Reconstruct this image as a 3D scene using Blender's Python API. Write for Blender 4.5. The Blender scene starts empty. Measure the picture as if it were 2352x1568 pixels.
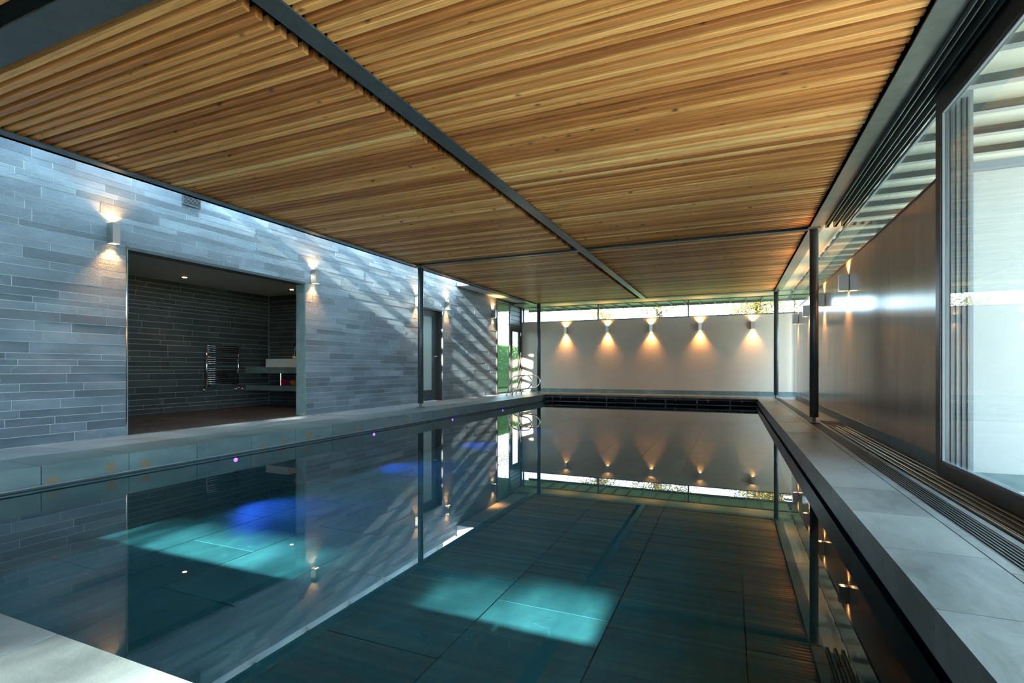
import bpy, bmesh, math, random
from mathutils import Vector, Matrix
random.seed(7)
S = bpy.context.scene
COL = S.collection

# ---------------------------------------------------------------- camera, world, sun, exposure
cam = bpy.data.cameras.new('camera'); cam.sensor_width = 36; cam.lens = 18.0
cam.shift_y = 61 / 2352; cam.clip_start = 0.05
co = bpy.data.objects.new('camera', cam); COL.objects.link(co)
co.location = (0, 0, .72); co.rotation_euler = (math.pi/2, 0, math.radians(23.2))
S.camera = co
W = bpy.data.worlds.new('world'); S.world = W; W.use_nodes = True
bg = W.node_tree.nodes['Background']; bg.inputs[0].default_value = (.56, .78, 1, 1); bg.inputs[1].default_value = 4.2
sun = bpy.data.lights.new('sun', 'SUN'); sun.energy = 30; sun.angle = .016; sun.color = (1, .93, .80)
so = bpy.data.objects.new('sun', sun); COL.objects.link(so)
so.rotation_euler = Vector((-.038, 1, -.382)).to_track_quat('-Z', 'Y').to_euler()
S.view_settings.view_transform = 'Standard'; S.view_settings.look = 'None'
S.view_settings.gamma = 1; S.view_settings.use_curve_mapping = False
S.view_settings.exposure = 1.64
S.cycles.use_denoising = True
S.cycles.max_bounces = 9; S.cycles.diffuse_bounces = 4; S.cycles.glossy_bounces = 5
S.cycles.transmission_bounces = 6; S.cycles.transparent_max_bounces = 14
S.cycles.sample_clamp_indirect = 6; S.cycles.caustics_reflective = False; S.cycles.caustics_refractive = False
S.cycles.blur_glossy = .5

# ---------------------------------------------------------------- materials
def mat(name):
    m = bpy.data.materials.new(name); m.use_nodes = True
    nt = m.node_tree; b = nt.nodes['Principled BSDF']
    return m, nt, b
def N(nt, t, **k):
    n = nt.nodes.new(t)
    for a, v in k.items():
        if a.startswith('i_'): n.inputs[a[2:].replace('_', ' ')].default_value = v
        else: setattr(n, a, v)
    return n
def c4(c): return (c[0], c[1], c[2], 1)
def simple(name, col, rough=.5, metal=0, emit=None, es=1, spec=.5):
    m, nt, b = mat(name)
    b.inputs['Base Color'].default_value = c4(col); b.inputs['Roughness'].default_value = rough
    b.inputs['Metallic'].default_value = metal; b.inputs['Specular IOR Level'].default_value = spec
    if emit: b.inputs['Emission Color'].default_value = c4(emit); b.inputs['Emission Strength'].default_value = es
    return m
def posvec(nt, scale, obj=False):
    src = N(nt, 'ShaderNodeNewGeometry').outputs['Position'] if not obj else N(nt, 'ShaderNodeTexCoord').outputs['Object']
    mp = N(nt, 'ShaderNodeMapping'); mp.inputs['Scale'].default_value = scale
    nt.links.new(src, mp.inputs[0]); return mp
def ramp(nt, src, stops, interp='LINEAR'):
    r = N(nt, 'ShaderNodeValToRGB'); e = r.color_ramp.elements; r.color_ramp.interpolation = interp
    e[0].position, e[0].color = stops[0][0], c4(stops[0][1]); e[1].position, e[1].color = stops[-1][0], c4(stops[-1][1])
    for p, c in stops[1:-1]: x = e.new(p); x.color = c4(c)
    nt.links.new(src, r.inputs[0]); return r
def rnd(nt):
    oi = N(nt, 'ShaderNodeObjectInfo'); g = N(nt, 'ShaderNodeNewGeometry')
    a = N(nt, 'ShaderNodeMath', operation='ADD'); f = N(nt, 'ShaderNodeMath', operation='FRACT')
    nt.links.new(oi.outputs['Random'], a.inputs[0]); nt.links.new(g.outputs['Random Per Island'], a.inputs[1])
    nt.links.new(a.outputs[0], f.inputs[0]); return f.outputs[0]
def mixc(nt, fac, a, b, mode='MIX'):
    m = N(nt, 'ShaderNodeMix', data_type='RGBA', blend_type=mode)
    for s, i in ((fac, 0), (a, 6), (b, 7)):
        if hasattr(s, 'links'): nt.links.new(s, m.inputs[i])
        else: m.inputs[i].default_value = c4(s) if i else s
    return m.outputs[2]
def bump(nt, b, src, strength, dist=.01):
    n = N(nt, 'ShaderNodeBump'); n.inputs['Strength'].default_value = strength; n.inputs['Distance'].default_value = dist
    nt.links.new(src, n.inputs['Height']); nt.links.new(n.outputs[0], b.inputs['Normal'])

def stone(name, dark, light, rough, bscale, bstr, bdist=.01, veins=.5, stains=False, cloud=(1.2, .5, 1.2), scuff=0, veincol=(.45, .5, .5)):
    m, nt, b = mat(name)
    r = rnd(nt)
    base = ramp(nt, r, [(0, dark), (1, light)]).outputs[0]
    n1 = N(nt, 'ShaderNodeTexNoise', i_Scale=3.2, i_Detail=6, i_Roughness=.62)
    nt.links.new(posvec(nt, cloud).outputs[0], n1.inputs['Vector'])
    cl = ramp(nt, n1.outputs[0], [(.3, (.62, .64, .66)), (.5, (.95, .96, .97)), (.72, (1.45, 1.42, 1.38))])
    c = mixc(nt, .85, base, cl.outputs[0], 'MULTIPLY')
    if scuff:
        ns = N(nt, 'ShaderNodeTexNoise', i_Scale=4.5, i_Detail=8, i_Roughness=.72, i_Distortion=.8); nt.links.new(posvec(nt, (1.6, .7, 1)).outputs[0], ns.inputs['Vector'])
        sr = ramp(nt, ns.outputs[0], [(.42, (0, 0, 0)), (.72, (scuff, scuff, scuff))]); c = mixc(nt, sr.outputs[0], c, (.34, .40, .44))
    # pale mineral veins: thin lines of a warped cell pattern, kept to patches
    nw = N(nt, 'ShaderNodeTexNoise', i_Scale=2.5, i_Detail=3); nt.links.new(posvec(nt, (1, 1, 1)).outputs[0], nw.inputs['Vector'])
    vv = N(nt, 'ShaderNodeTexVoronoi', feature='DISTANCE_TO_EDGE', i_Scale=1.5)
    ad = N(nt, 'ShaderNodeVectorMath', operation='ADD'); nt.links.new(posvec(nt, (1, 1, 1)).outputs[0], ad.inputs[0]); nt.links.new(nw.outputs['Color'], ad.inputs[1])
    nt.links.new(ad.outputs[0], vv.inputs['Vector'])
    vr = ramp(nt, vv.outputs['Distance'], [(0, (1, 1, 1)), (.007, (0, 0, 0))])
    n3 = N(nt, 'ShaderNodeTexNoise', i_Scale=1.9); nt.links.new(posvec(nt, (1, 1, 1)).outputs[0], n3.inputs['Vector'])
    vm = ramp(nt, n3.outputs[0], [(.5, (0, 0, 0)), (.62, (veins, veins, veins))])
    mm = N(nt, 'ShaderNodeMath', operation='MULTIPLY'); nt.links.new(vr.outputs[0], mm.inputs[0]); nt.links.new(vm.outputs[0], mm.inputs[1])
    c = mixc(nt, mm.outputs[0], c, veincol)
    if stains:
        v = N(nt, 'ShaderNodeTexVoronoi', i_Scale=1, i_Randomness=.55, voronoi_dimensions='2D'); sx = N(nt, 'ShaderNodeSeparateXYZ'); cx = N(nt, 'ShaderNodeCombineXYZ'); off = posvec(nt, (1, 3.3, 3.3)); off.inputs['Location'].default_value = (0, 0, -.27); nt.links.new(off.outputs[0], sx.inputs[0]); nt.links.new(sx.outputs[1], cx.inputs[0]); nt.links.new(sx.outputs[2], cx.inputs[1]); nt.links.new(cx.outputs[0], v.inputs['Vector'])
        nz = N(nt, 'ShaderNodeTexNoise', i_Scale=24); nt.links.new(posvec(nt, (1, 1, 1)).outputs[0], nz.inputs['Vector'])
        a2 = N(nt, 'ShaderNodeMath', operation='MULTIPLY_ADD'); a2.inputs[1].default_value = .05; nt.links.new(nz.outputs[0], a2.inputs[0]); nt.links.new(v.outputs['Distance'], a2.inputs[2])
        sp = ramp(nt, a2.outputs[0], [(.11, (.75, .75, .75)), (.165, (.5, .5, .5)), (.18, (0, 0, 0))])
        n4 = N(nt, 'ShaderNodeSeparateXYZ'); nt.links.new(v.outputs['Color'], n4.inputs[0])
        gt = N(nt, 'ShaderNodeMath', operation='GREATER_THAN'); gt.inputs[1].default_value = .2; nt.links.new(n4.outputs[0], gt.inputs[0])
        fz = N(nt, 'ShaderNodeSeparateXYZ'); gg = N(nt, 'ShaderNodeNewGeometry'); nt.links.new(gg.outputs['Position'], fz.inputs[0])
        lt = N(nt, 'ShaderNodeMath', operation='LESS_THAN'); lt.inputs[1].default_value = -.006; nt.links.new(fz.outputs[2], lt.inputs[0])
        m1 = N(nt, 'ShaderNodeMath', operation='MULTIPLY'); nt.links.new(gt.outputs[0], m1.inputs[0]); nt.links.new(lt.outputs[0], m1.inputs[1])
        m2 = N(nt, 'ShaderNodeMath', operation='MULTIPLY'); nt.links.new(m1.outputs[0], m2.inputs[0]); nt.links.new(sp.outputs[0], m2.inputs[1])
        c = mixc(nt, m2.outputs[0], c, (.20, .12, .045))
    nt.links.new(c, b.inputs['Base Color'])
    nb = N(nt, 'ShaderNodeTexNoise', i_Scale=1, i_Detail=7, i_Roughness=.7); nt.links.new(posvec(nt, bscale).outputs[0], nb.inputs['Vector'])
    bump(nt, b, nb.outputs[0], bstr, bdist)
    rr = ramp(nt, n1.outputs[0], [(.3, (rough-.08,)*3), (.7, (rough+.1,)*3)]); nt.links.new(rr.outputs[0], b.inputs['Roughness'])
    return m
M = {}
M['slate'] = stone('riven_slate', (.088, .122, .155), (.205, .262, .315), .55, (75, 55, 95), 1.0, .016, .4)
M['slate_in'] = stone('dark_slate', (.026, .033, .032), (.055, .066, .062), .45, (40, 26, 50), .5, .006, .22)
M['paving'] = stone('blue_grey_paving', (.12, .15, .165), (.17, .205, .22), .34, (14, 14, 14), .25, .006, .3, scuff=.6)
M['coping'] = stone('coping_stone', (.085, .13, .135), (.12, .175, .175), .42, (60, 60, 60), .3, .004, .3, stains=True)
M['edge_slab'] = stone('coping_stone_plain', (.145, .185, .20), (.20, .245, .26), .36, (40, 40, 40), .25, .004, .2, scuff=.5)
M['pool_stone'] = stone('pool_slab', (.08, .15, .155), (.115, .205, .21), .5, (20, 20, 20), .2, .004, .3, veincol=(.4, .6, .6))
M['reveal'] = stone('reveal_slab', (.10, .16, .16), (.16, .22, .22), .4, (30, 30, 30), .2, .004, .3)
M['floor_in'] = stone('washroom_floor', (.035, .028, .028), (.06, .05, .048), .35, (14, 14, 14), .2, .004, .5)
M['grout'] = simple('pale_grout', (.50, .57, .60), .9)
M['grout_in'] = simple('grey_grout', (.36, .38, .36), .9)
M['grout_dk'] = simple('dark_joint', (.05, .06, .06), .9)
M['black'] = simple('black_void', (.008, .008, .009), .8)
M['conc'] = simple('concrete', (.3, .3, .29), .9)

def cedar():
    m, nt, b = mat('cedar_slat'); r = rnd(nt)
    base = ramp(nt, r, [(0, (.36, .13, .042)), (.25, (.50, .20, .06)), (.5, (.66, .31, .10)), (.8, (.80, .43, .155)), (1, (.92, .60, .26))]).outputs[0]
    # grain streaks along X, shifted per slat
    g = N(nt, 'ShaderNodeNewGeometry'); cx = N(nt, 'ShaderNodeVectorMath', operation='ADD')
    nt.links.new(g.outputs['Position'], cx.inputs[0]); rs = N(nt, 'ShaderNodeCombineXYZ'); ml = N(nt, 'ShaderNodeMath', operation='MULTIPLY'); ml.inputs[1].default_value = 37
    nt.links.new(r, ml.inputs[0]); nt.links.new(ml.outputs[0], rs.inputs[0]); nt.links.new(ml.outputs[0], rs.inputs[2]); nt.links.new(rs.outputs[0], cx.inputs[1])
    mp = N(nt, 'ShaderNodeMapping'); mp.inputs['Scale'].default_value = (1.6, 60, 60); nt.links.new(cx.outputs[0], mp.inputs[0])
    n = N(nt, 'ShaderNodeTexNoise', i_Scale=1.3, i_Detail=5, i_Roughness=.6, i_Distortion=.6); nt.links.new(mp.outputs[0], n.inputs['Vector'])
    gr = ramp(nt, n.outputs[0], [(.3, (.55, .5, .45)), (.48, (.95, .95, .95)), (.7, (1.2, 1.18, 1.15))])
    c = mixc(nt, 1, base, gr.outputs[0], 'MULTIPLY')
    mk = N(nt, 'ShaderNodeMapping'); mk.inputs['Scale'].default_value = (6, 9, 9); nt.links.new(cx.outputs[0], mk.inputs[0])
    v = N(nt, 'ShaderNodeTexVoronoi', i_Scale=1, i_Randomness=1); nt.links.new(mk.outputs[0], v.inputs['Vector'])
    k = ramp(nt, v.outputs['Distance'], [(.06, (.9, .9, .9)), (.2, (0, 0, 0))])
    ks = N(nt, 'ShaderNodeSeparateXYZ'); nt.links.new(v.outputs['Color'], ks.inputs[0]); kg = N(nt, 'ShaderNodeMath', operation='GREATER_THAN'); kg.inputs[1].default_value = .72; nt.links.new(ks.outputs[0], kg.inputs[0])
    km = N(nt, 'ShaderNodeMath', operation='MULTIPLY'); nt.links.new(kg.outputs[0], km.inputs[0]); nt.links.new(k.outputs[0], km.inputs[1])
    c = mixc(nt, km.outputs[0], c, (.07, .028, .012))
    nt.links.new(c, b.inputs['Base Color']); b.inputs['Roughness'].default_value = .42; b.inputs['Specular IOR Level'].default_value = .3
    bump(nt, b, n.outputs[0], .25, .002)
    return m
M['cedar'] = cedar()
def plaster(name, a, bcol, rough, vs, bs, bstr, spec=.5, bdist=.01):
    m, nt, b = mat(name)
    n = N(nt, 'ShaderNodeTexNoise', i_Scale=1, i_Detail=5, i_Roughness=.6); nt.links.new(posvec(nt, vs).outputs[0], n.inputs['Vector'])
    r = ramp(nt, n.outputs[0], [(.3, a), (.7, bcol)]); nt.links.new(r.outputs[0], b.inputs['Base Color'])
    n2 = N(nt, 'ShaderNodeTexNoise', i_Scale=1, i_Detail=4, i_Roughness=.6); nt.links.new(posvec(nt, bs).outputs[0], n2.inputs['Vector'])
    bump(nt, b, n2.outputs[0], bstr, bdist)
    b.inputs['Roughness'].default_value = rough; b.inputs['Specular IOR Level'].default_value = spec
    return m
M['far_plaster'] = plaster('trowelled_plaster', (.49, .425, .345), (.57, .505, .415), .6, (.9, .9, .9), (9, 9, 9), .12)
M['gloss_plaster'] = plaster('polished_plaster', (.42, .34, .275), (.51, .425, .35), .15, (2, 5, 1), (2, 26, 2.2), .13, .8, .006)
M['render'] = plaster('white_render', (.40, .41, .40), (.45, .46, .45), .8, (1.5, 1.5, 1.5), (90, 90, 90), .35, .3, .004)
M['soffit'] = plaster('cream_soffit', (.34, .35, .28), (.39, .40, .33), .45, (1, 1, 1), (4, 4, 4), .03)
M['white'] = simple('white_paint', (.80, .80, .78), .5)
M['dim_ceiling'] = simple('grey_ceiling_paint', (.50, .48, .46), .6)
def darksteel(name, col, rough, metal=.0):
    m, nt, b = mat(name)
    n = N(nt, 'ShaderNodeTexNoise', i_Scale=9, i_Detail=6, i_Roughness=.7); nt.links.new(posvec(nt, (1, 1, 1)).outputs[0], n.inputs['Vector'])
    r = ramp(nt, n.outputs[0], [(.3, tuple(q*.75 for q in col)), (.7, tuple(q*1.3 for q in col))]); nt.links.new(r.outputs[0], b.inputs['Base Color'])
    b.inputs['Roughness'].default_value = rough; b.inputs['Metallic'].default_value = metal
    return m
M['steel_dk'] = darksteel('dark_painted_steel', (.046, .057, .064), .36)
M['steel_mid'] = darksteel('grey_painted_steel', (.11, .125, .12), .35)
M['frame'] = darksteel('anodised_frame', (.050, .045, .042), .35, .3)
M['alu'] = simple('brushed_aluminium', (.55, .56, .57), .28, 1)
M['alu_matt'] = simple('grey_aluminium', (.17, .20, .23), .5, 0)
M['chrome'] = simple('chrome', (.75, .75, .76), .08, 1)
M['dark_chrome'] = simple('dark_chrome', (.22, .21, .21), .08, 1)
M['sconce'] = simple('satin_steel', (.50, .48, .45), .32, 1)
M['rail'] = simple('brass_toned_rail', (.45, .38, .30), .25, 1)
M['board'] = stone('black_deck_board', (.018, .016, .016), (.045, .038, .036), .35, (10, 60, 10), .2, .003, 0)
M['frost'] = simple('frosted_glass', (.42, .52, .50), .35)
M['basin'] = simple('white_ceramic', (.78, .77, .73), .15)
M['vanity'] = stone('vanity_slab', (.17, .205, .195), (.19, .225, .21), .4, (30, 30, 30), .1, .002, 0)
M['bottle'] = simple('black_glass', (.01, .01, .01), .1)
M['label'] = simple('white_label', (.6, .6, .58), .6)
M['warm_lamp'] = simple('warm_lamp_glow', (1, .8, .5), .5, 0, (1, .62, .28), 22)
M['uv_lamp'] = simple('violet_lamp_glow', (.3, .1, 1), .5, 0, (.25, .05, 1), 6)
for n, c in (('towel_red', (.55, .02, .03)), ('towel_purple', (.22, .01, .17)), ('towel_orange', (.65, .20, .03))):
    M[n] = plaster(n, tuple(q*.8 for q in c), c, .95, (60, 60, 60), (260, 260, 260), .6, .1)
def leafmat(name, cols, trans=.5):
    m, nt, b = mat(name); g = N(nt, 'ShaderNodeNewGeometry')
    st = [(i/(len(cols)-1), c) for i, c in enumerate(cols)]
    r = ramp(nt, g.outputs['Random Per Island'], st); nt.links.new(r.outputs[0], b.inputs['Base Color']); b.inputs['Roughness'].default_value = .6
    t = N(nt, 'ShaderNodeBsdfTranslucent'); nt.links.new(r.outputs[0], t.inputs[0]); mx = N(nt, 'ShaderNodeMixShader'); mx.inputs[0].default_value = trans
    nt.links.new(b.outputs[0], mx.inputs[1]); nt.links.new(t.outputs[0], mx.inputs[2]); nt.links.new(mx.outputs[0], nt.nodes['Material Output'].inputs[0])
    return m
M['leaf_autumn'] = leafmat('autumn_leaf', [(.05, .06, .012), (.16, .14, .02), (.34, .24, .03), (.18, .07, .015), (.09, .13, .02)])
M['leaf_green'] = leafmat('hedge_leaf', [(.03, .10, .02), (.07, .18, .04), (.12, .24, .06)], .35)
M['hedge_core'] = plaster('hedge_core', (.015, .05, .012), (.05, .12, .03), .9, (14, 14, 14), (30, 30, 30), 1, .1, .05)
M['bark'] = plaster('bark', (.05, .04, .03), (.12, .10, .07), .9, (6, 6, 2), (20, 20, 6), .8, .2, .02)
M['grass'] = plaster('lawn', (.05, .09, .025), (.10, .14, .04), .9, (3, 3, 3), (60, 60, 60), .8, .1, .03)
M['patio'] = stone('pale_patio', (.58, .56, .50), (.68, .66, .60), .6, (20, 20, 20), .2, .004, 0)

def glass(name, tint=(.94, .98, .96)):
    m = bpy.data.materials.new(name); m.use_nodes = True; nt = m.node_tree; nt.nodes.clear()
    o = N(nt, 'ShaderNodeOutputMaterial'); mx = N(nt, 'ShaderNodeMixShader'); t = N(nt, 'ShaderNodeBsdfTransparent'); g = N(nt, 'ShaderNodeBsdfGlossy')
    f = N(nt, 'ShaderNodeFresnel'); f.inputs[0].default_value = 1.5
    # both faces of the pane reflect, so use the front-facing fresnel for either side
    ge = N(nt, 'ShaderNodeNewGeometry'); iv = N(nt, 'ShaderNodeMix', data_type='FLOAT'); iv.inputs[2].default_value = 1.5; iv.inputs[3].default_value = 1/1.5
    nt.links.new(ge.outputs['Backfacing'], iv.inputs[0]); nt.links.new(iv.outputs[0], f.inputs[0])
    t.inputs[0].default_value = c4(tint); g.inputs['Roughness'].default_value = 0
    nt.links.new(f.outputs[0], mx.inputs[0]); nt.links.new(t.outputs[0], mx.inputs[1]); nt.links.new(g.outputs[0], mx.inputs[2]); nt.links.new(mx.outputs[0], o.inputs[0])
    return m
M['glass'] = glass('window_glass')
def water():
    m = bpy.data.materials.new('pool_water'); m.use_nodes = True; nt = m.node_tree; nt.nodes.clear()
    o = N(nt, 'ShaderNodeOutputMaterial'); mx = N(nt, 'ShaderNodeMixShader'); r = N(nt, 'ShaderNodeBsdfTransparent'); g = N(nt, 'ShaderNodeBsdfGlossy'); f = N(nt, 'ShaderNodeFresnel')
    f.inputs[0].default_value = 1.333; r.inputs[0].default_value = (.33, .60, .68, 1)
    ge = N(nt, 'ShaderNodeNewGeometry'); iv = N(nt, 'ShaderNodeMix', data_type='FLOAT'); iv.inputs[2].default_value = 1.333; iv.inputs[3].default_value = 1.0
    nt.links.new(ge.outputs['Backfacing'], iv.inputs[0]); nt.links.new(iv.outputs[0], f.inputs[0])
    g.inputs['Roughness'].default_value = 0; g.inputs[0].default_value = (1, 1, 1, 1)
    nt.links.new(f.outputs[0], mx.inputs[0]); nt.links.new(r.outputs[0], mx.inputs[1]); nt.links.new(g.outputs[0], mx.inputs[2]); nt.links.new(mx.outputs[0], o.inputs[0])
    return m
M['water'] = water()

# ---------------------------------------------------------------- helpers
def box(bm, x0, x1, y0, y1, z0, z1, bev=0):
    vs = [bm.verts.new((x, y, z)) for x in (x0, x1) for y in (y0, y1) for z in (z0, z1)]
    fs = [(0, 1, 3, 2), (4, 6, 7, 5), (0, 4, 5, 1), (2, 3, 7, 6), (0, 2, 6, 4), (1, 5, 7, 3)]
    fc = [bm.faces.new([vs[i] for i in f]) for f in fs]
    if bev:
        ed = set(e for f in fc for e in f.edges)
        bmesh.ops.bevel(bm, geom=list(ed), offset=bev, segments=1, affect='EDGES', profile=.5)
    return bm
def cyl(bm, p, q, r, seg=16, r2=None, caps=True):
    p, q = Vector(p), Vector(q); d = q - p
    mtx = Matrix.Translation((p+q)/2) @ d.to_track_quat('Z', 'Y').to_matrix().to_4x4()
    bmesh.ops.create_cone(bm, cap_ends=caps, segments=seg, radius1=r, radius2=r if r2 is None else r2, depth=d.length, matrix=mtx)
    return bm
def tube(bm, pts, r, seg=12):
    pts = [Vector(p) for p in pts]; rings = []; up = None
    for i, p in enumerate(pts):
        t = (pts[min(i+1, len(pts)-1)] - pts[max(i-1, 0)]).normalized()
        if up is None: up = t.orthogonal().normalized()
        up = (up - t*up.dot(t)).normalized(); s = t.cross(up)
        rings.append([bm.verts.new(p + (up*math.cos(a) + s*math.sin(a))*r) for a in [2*math.pi*k/seg for k in range(seg)]])
    for a, b in zip(rings, rings[1:]):
        for k in range(seg): bm.faces.new((a[k], a[(k+1) % seg], b[(k+1) % seg], b[k]))
    bm.faces.new(rings[0][::-1]); bm.faces.new(rings[-1])
def smooth_path(pts, n=6):
    pts = [Vector(p) for p in pts]; out = []
    P = [pts[0]*2-pts[1]] + pts + [pts[-1]*2-pts[-2]]
    for i in range(1, len(P)-2):
        for k in range(n):
            t = k/n; a, b, c, d = P[i-1], P[i], P[i+1], P[i+2]
            out.append(.5*((2*b)+(c-a)*t+(2*a-5*b+4*c-d)*t*t+(3*b-a-3*c+d)*t**3))
    out.append(pts[-1]); return out
def mesh(name, bm, m, smooth=False):
    bmesh.ops.recalc_face_normals(bm, faces=bm.faces[:])
    me = bpy.data.meshes.new(name); bm.to_mesh(me); bm.free()
    for k in (m if isinstance(m, list) else [m]): me.materials.append(k)
    if smooth:
        for p in me.polygons: p.use_smooth = True
    return me
def link(name, me, parent=None, loc=None):
    o = bpy.data.objects.new(name, me); COL.objects.link(o)
    if parent is not None: o.parent = parent
    if loc is not None: o.location = loc
    return o
def obj(name, bm, m, parent=None, smooth=False): return link(name, mesh(name, bm, m, smooth), parent)
def thing(name, label, cat, loc=(0, 0, 0), group=None):
    o = bpy.data.objects.new(name, None); COL.objects.link(o); o.empty_display_size = .1; o.location = loc
    o['label'] = label; o['category'] = cat
    if group: o['group'] = group
    return o
def struct(name, bm, m):
    o = obj(name, bm, m); o['kind'] = 'structure'; return o
def tag(o, label, cat, group=None):
    o['label'] = label; o['category'] = cat
    if group: o['group'] = group
    return o
nb = bmesh.new
def B(*a, **k): return box(nb(), *a, **k)
def unit(name, m, bev=.03):
    bm = nb(); box(bm, 0, 1, 0, 1, 0, 1); return mesh(name, bm, m)
def piece(name, me, parent, x0, x1, y0, y1, z0, z1):
    """a copy of the shared unit block, sized to its place"""
    o = bpy.data.objects.new(name, me); COL.objects.link(o); o.parent = parent
    o.location = (x0, y0, z0); o.scale = (x1-x0, y1-y0, z1-z0); return o

# ---------------------------------------------------------------- floor and decks
CL, CR, NY, FY = -4.67, .56, .79, 13.1      # pool edges
WZ = -.17                                   # water level
floor = nb()
box(floor, -8.6, -4.70, -4.6, 14.9, -.75, -.032); box(floor, .60, 1.6, -4.6, 14.9, -.75, -.14)
box(floor, -4.70, .60, -4.6, .76, -.75, -.032); box(floor, -4.70, .60, 13.85, 14.9, -.75, -.032)
box(floor, .60, .94, -4.6, 14.9, -.14, -.032); box(floor, 1.07, 1.10, -4.6, 14.9, -.14, -.032)
box(floor, 1.36, 1.6, -4.6, 14.9, -.14, -.032); box(floor, 1.10, 1.36, 7.5, 14.9, -.14, -.032)
box(floor, .94, 1.07, -4.6, 14.9, -.14, -.09)
floor = struct('floor', floor, M['grout_dk'])
pav, cop, edg, wood = unit('paving_slab', M['paving']), unit('coping_slab', M['coping']), unit('coping_slab', M['edge_slab']), None
def bevunit(name, m, bx, by, bz):
    bm = nb(); box(bm, 0, 1, 0, 1, 0, 1)
    return mesh(name, bm, m)
g = .0025
# left coping and the deck strip behind it
y = 2.099 - .598*12
while y < 13.6:
    y1 = min(y+.598, 13.62)
    if y1 > -4.6: piece('coping_slab', cop, floor, -5.228+g, CL, max(y, -4.6)+g, y1-g, -.14, random.uniform(-.001, .0))
    y += .598
def paving(x0, x1, y0, y1, dx, dy, z=0, off=.5, name='paving_slab', me=None, th=.03):
    y = y0; r = 0
    while y < y1-.01:
        x = x0 - (off*dx if r % 2 else 0)
        while x < x1-.01:
            a, b = max(x, x0), min(x+dx, x1)
            if b-a > .02: piece(name, me or pav, floor, a+g, b-g, y+g, min(y+dy, y1)-g, z-th, z-random.uniform(0, .001))
            x += dx
        y += dy; r += 1
paving(-5.95, -5.228, -4.6, 14.6, .9, 1.2, off=0)
paving(-8.47, -5.95, 2.2, 7.47, .85, .6, me=unit('paving_slab', M['floor_in']))
paving(-5.228, CL, 13.62, 14.6, .6, .6); paving(CL, 1.36, 13.87, 14.6, .9, .38, off=.5)
# right coping, thin strip, drain, strip, rail bed
y = 1.908 - .578*10
while y < 13.6:
    y1 = min(y+.578, 13.87)
    if y1 > -4.6: piece('coping_slab', edg, floor, CR, .90-g, max(y, -4.6)+g, y1-g, -.145, -random.uniform(0, .001))
    y += .578
y = -4.6
while y < 13.85:
    piece('paving_slab', pav, floor, .90+g, .945, y+g, y+1.156-g, -.03, 0)
    piece('paving_slab', pav, floor, 1.065, 1.098 if y < 7.4 else 1.36, y+g, y+1.156-g, -.03, 0)
    y += 1.156
# near deck
x = CL
while x < CR-.02:
    piece('coping_slab', edg, floor, x+g, min(x+.598, CR)-g, NY-.45, NY, -.14, -random.uniform(0, .001)); x += .598
paving(CL, CR, -4.6, NY-.45, .9, .6)

# pool basin
basin = thing('pool_basin', 'dark slate-lined swimming pool basin under the water, lit violet', 'pool', (-2, 6, 0))
basin.location = (0, 0, 0)
FZ = WZ-.48
bm = nb(); box(bm, -4.73, .62, .76, 13.88, FZ-.25, FZ-.04); obj('basin_floor', bm, M['grout_in'], basin)
bm = nb(); box(bm, -5.1, -4.735, .45, 14.3, FZ-.04, -.142); box(bm, .625, .95, .45, 14.3, FZ-.04, -.147); box(bm, -4.735, .625, .45, .72, FZ-.04, -.142); box(bm, -4.735, .625, 13.9, 14.3, FZ-.04, -.142)
obj('basin_wall', bm, M['grout_in'], basin)
psl = unit('floor_slab', M['pool_stone']); pwl = unit('wall_slab', M['pool_stone'])
xs = [-4.71, -3.95, -3.28, -2.615, -1.945, -1.275, -.605, .065, .60]
for i, (a, b) in enumerate(zip(xs, xs[1:])):
    y = .74 - (.67 if i % 2 else 0)
    while y < 13.9:
        a0, b0 = max(y, .74), min(y+1.34, 13.9)
        if b0-a0 > .05: piece('floor_slab', psl, basin, a+.004, b-.004, a0+.004, b0-.004, FZ-.04, FZ)
        y += 1.34
for k in range(11):
    y = .74+1.2*k; y1 = min(y+1.2, 13.9)
    for zz0, zz1 in ((FZ, -.20),):
        piece('wall_slab', pwl, basin, -4.735, -4.71, y+.003, y1-.003, zz0, zz1)
        piece('wall_slab', pwl, basin, .60, .625, y+.003, y1-.003, zz0, zz1)
for k in range(5):
    for zz0, zz1 in ((FZ, -.20),):
        piece('wall_slab', pwl, basin, -4.70+1.06*k, -4.70+1.06*(k+1)-.005, .72, .74, zz0, zz1)
        piece('wall_slab', pwl, basin, -4.70+1.06*k, -4.70+1.06*(k+1)-.005, 13.9, 13.92, zz0, zz1)
for sx, n0 in ((-4.71, 1), (.60, -1)):    # thin stone lip under the coping
    obj('overflow_lip', B(min(sx-.02*n0, sx+.012*n0), max(sx-.02*n0, sx+.012*n0), .74, FY, -.158, -.147), M['edge_slab'], basin)
bm = nb(); vs = [bm.verts.new(p) for p in ((-4.735, .72, WZ), (.625, .72, WZ), (.625, 13.92, WZ), (-4.735, 13.92, WZ))]; bm.faces.new(vs)
wt = obj('pool_water', bm, M['water']); wt.data.flip_normals() if wt.data.polygons[0].normal.z < 0 else None; tag(wt, 'still dark teal water filling the long pool', 'water'); wt['kind'] = 'stuff'

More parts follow.
